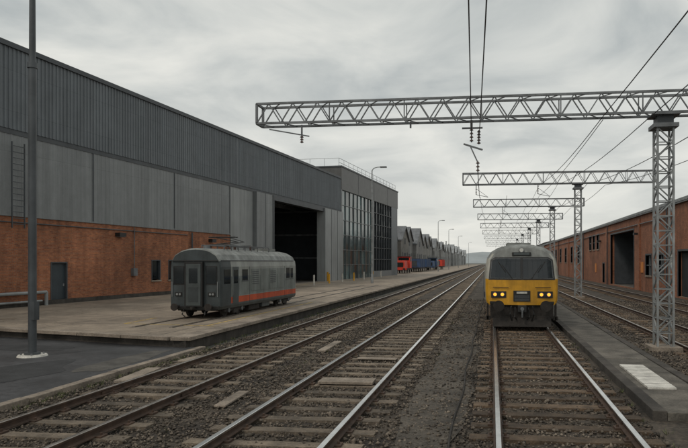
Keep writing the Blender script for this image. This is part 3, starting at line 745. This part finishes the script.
d.box(-.9,.9,3.3,4.6,.12,.38,'under'); d.box(-.92,.92,4.9,5.9,.16,.38,'cdark')
d.beam((0,-.35,.45),(0,.1,.45),.1,'under')
d.obj('fittings_and_bogies',ca,bevel=.004)

def shunter(x,y,k,L=8,hood=True,name='shunting_locomotive'):
    e=empty(name,(x,y,.3)); g=MB()
    g.box(-1.35,1.35,0,L,.75,1.05,'under')
    if hood:
        g.hexa([(-.95,.3,1.05),(.95,.3,1.05),(.95,L*.55,1.05),(-.95,L*.55,1.05),(-.85,.45,2.5),(.85,.45,2.5),(.85,L*.55,2.6),(-.85,L*.55,2.6)],k)
        g.box(-1.3,1.3,L*.55,L*.85,1.05,3.4,k); g.box(-1.4,1.4,L*.53,L*.87,3.4,3.55,'trim'); g.box(-1.1,1.1,L*.55-.03,L*.55,2.65,3.2,'wglass')
        g.box(1.3,1.33,L*.6,L*.8,2.4,3.2,'wglass'); g.box(-.8,.8,L*.85,L,1.05,2.3,k); g.box(-.6,.6,.27,.3,1.3,2.2,'black'); g.box(-1.35,1.35,-.06,0,.7,1.1,k)
    else:
        g.box(-1.3,1.3,.1,L-.1,1.05,3.0,k)
        for q in range(6): g.box(1.3,1.38,.4+q*(L-.9)/5,.55+q*(L-.9)/5,1.05,3.0,k); 
        g.box(-1.32,1.32,.05,L-.05,3.0,3.1,'trim'); g.box(-.6,.6,.05,.1,1.3,2.6,'trim')
    for yy in (1.3,L-1.3,L*.5): 
        for s in (-1,1): g.cyl((s*.72,yy,.5),(s*.86,yy,.5),.48,'under',16)
    for s in (-1,1): g.cyl((s*.85,-.4,.9),(s*.85,0,.9),.2,'under',10)
    g.obj('body',e)
shunter(-18.2,122,'fred',9.5); shunter(-17.6,140,'fblue',11,False,'goods_wagon'); shunter(-17.6,154,'fblue',11,False,'goods_wagon'); shunter(-17.0,170,'fblue',11,True); shunter(-16.4,188,'fred',10,False,'goods_wagon')
for i in range(7):
    g=MB(); g.cyl((0,0,0),(0,0,1.0),.09,'yellow' if i%2 else 'white',10); g.cyl((0,0,1.0),(0,0,1.05),.09,'black',10,.05); g.obj('bollard',loc=(-17.6+i*.22,60+i*5,.3),smooth=True)

# ------------------------------------------------------------------ world + sun
wd=bpy.data.worlds.new('World'); sc.world=wd; wd.use_nodes=True; nt=wd.node_tree; N=nt.nodes; L=nt.links
for x in list(N): N.remove(x)
out=N.new('ShaderNodeOutputWorld'); sk=N.new('ShaderNodeTexSky'); sk.sky_type='NISHITA'; sk.sun_disc=False; sk.sun_elevation=R(48); sk.sun_rotation=R(215)
b1=N.new('ShaderNodeBackground'); b1.inputs[1].default_value=.08; L.new(sk.outputs[0],b1.inputs[0])
tc=N.new('ShaderNodeTexCoord'); sp=N.new('ShaderNodeSeparateXYZ'); L.new(tc.outputs['Generated'],sp.inputs[0])
ad=N.new('ShaderNodeMath'); ad.operation='MAXIMUM'; ad.inputs[1].default_value=0; L.new(sp.outputs[2],ad.inputs[0])
a2=N.new('ShaderNodeMath'); a2.operation='ADD'; a2.inputs[1].default_value=.18; L.new(ad.outputs[0],a2.inputs[0])
dv=N.new('ShaderNodeVectorMath'); dv.operation='DIVIDE'; cb=N.new('ShaderNodeCombineXYZ')
for k in range(3): L.new(a2.outputs[0],cb.inputs[k])
L.new(tc.outputs['Generated'],dv.inputs[0]); L.new(cb.outputs[0],dv.inputs[1])
ns=N.new('ShaderNodeTexNoise'); ns.inputs['Scale'].default_value=1.5; ns.inputs['Detail'].default_value=8; ns.inputs['Roughness'].default_value=.52; ns.inputs['Distortion'].default_value=.5
L.new(dv.outputs[0],ns.inputs['Vector'])
cr=N.new('ShaderNodeValToRGB'); e0,e1=cr.color_ramp.elements; e0.position=.36; e0.color=(.44,.475,.475,1); e1.position=.66; e1.color=(.86,.855,.795,1)
em=cr.color_ramp.elements.new(.5); em.color=(.65,.668,.64,1)
L.new(ns.outputs[0],cr.inputs[0])
hz=N.new('ShaderNodeMapRange'); hz.inputs[1].default_value=0; hz.inputs[2].default_value=.3; hz.inputs[3].default_value=.7; hz.inputs[4].default_value=0; L.new(ad.outputs[0],hz.inputs[0])
hm=N.new('ShaderNodeMix'); hm.data_type='RGBA'; L.new(hz.outputs[0],hm.inputs[0]); L.new(cr.outputs[0],hm.inputs[6]); hm.inputs[7].default_value=(.84,.83,.77,1)
b2=N.new('ShaderNodeBackground'); L.new(hm.outputs[2],b2.inputs[0]); b2.inputs[1].default_value=.98
mx=N.new('ShaderNodeMixShader'); mx.inputs[0].default_value=.94; L.new(b1.outputs[0],mx.inputs[1]); L.new(b2.outputs[0],mx.inputs[2]); L.new(mx.outputs[0],out.inputs[0])
sl=bpy.data.lights.new('sun','SUN'); sl.energy=1.0; sl.angle=R(12); sl.color=(1,.91,.80); so=bpy.data.objects.new('sun',sl); sc.collection.objects.link(so)
el=R(48); az=R(215); dirv=Vector((math.sin(az)*math.cos(el),math.cos(az)*math.cos(el),math.sin(el))); so.rotation_euler=dirv.to_track_quat('Z','Y').to_euler()

cam=bpy.data.cameras.new('camera'); co=bpy.data.objects.new('camera',cam); sc.collection.objects.link(co)
co.location=(0,0,2.6); co.rotation_euler=(R(90),0,R(7)); cam.lens=32.44; cam.sensor_width=36; cam.shift_x=-.1047; cam.shift_y=.0552; cam.clip_end=6000; cam.clip_start=.1
sc.camera=co
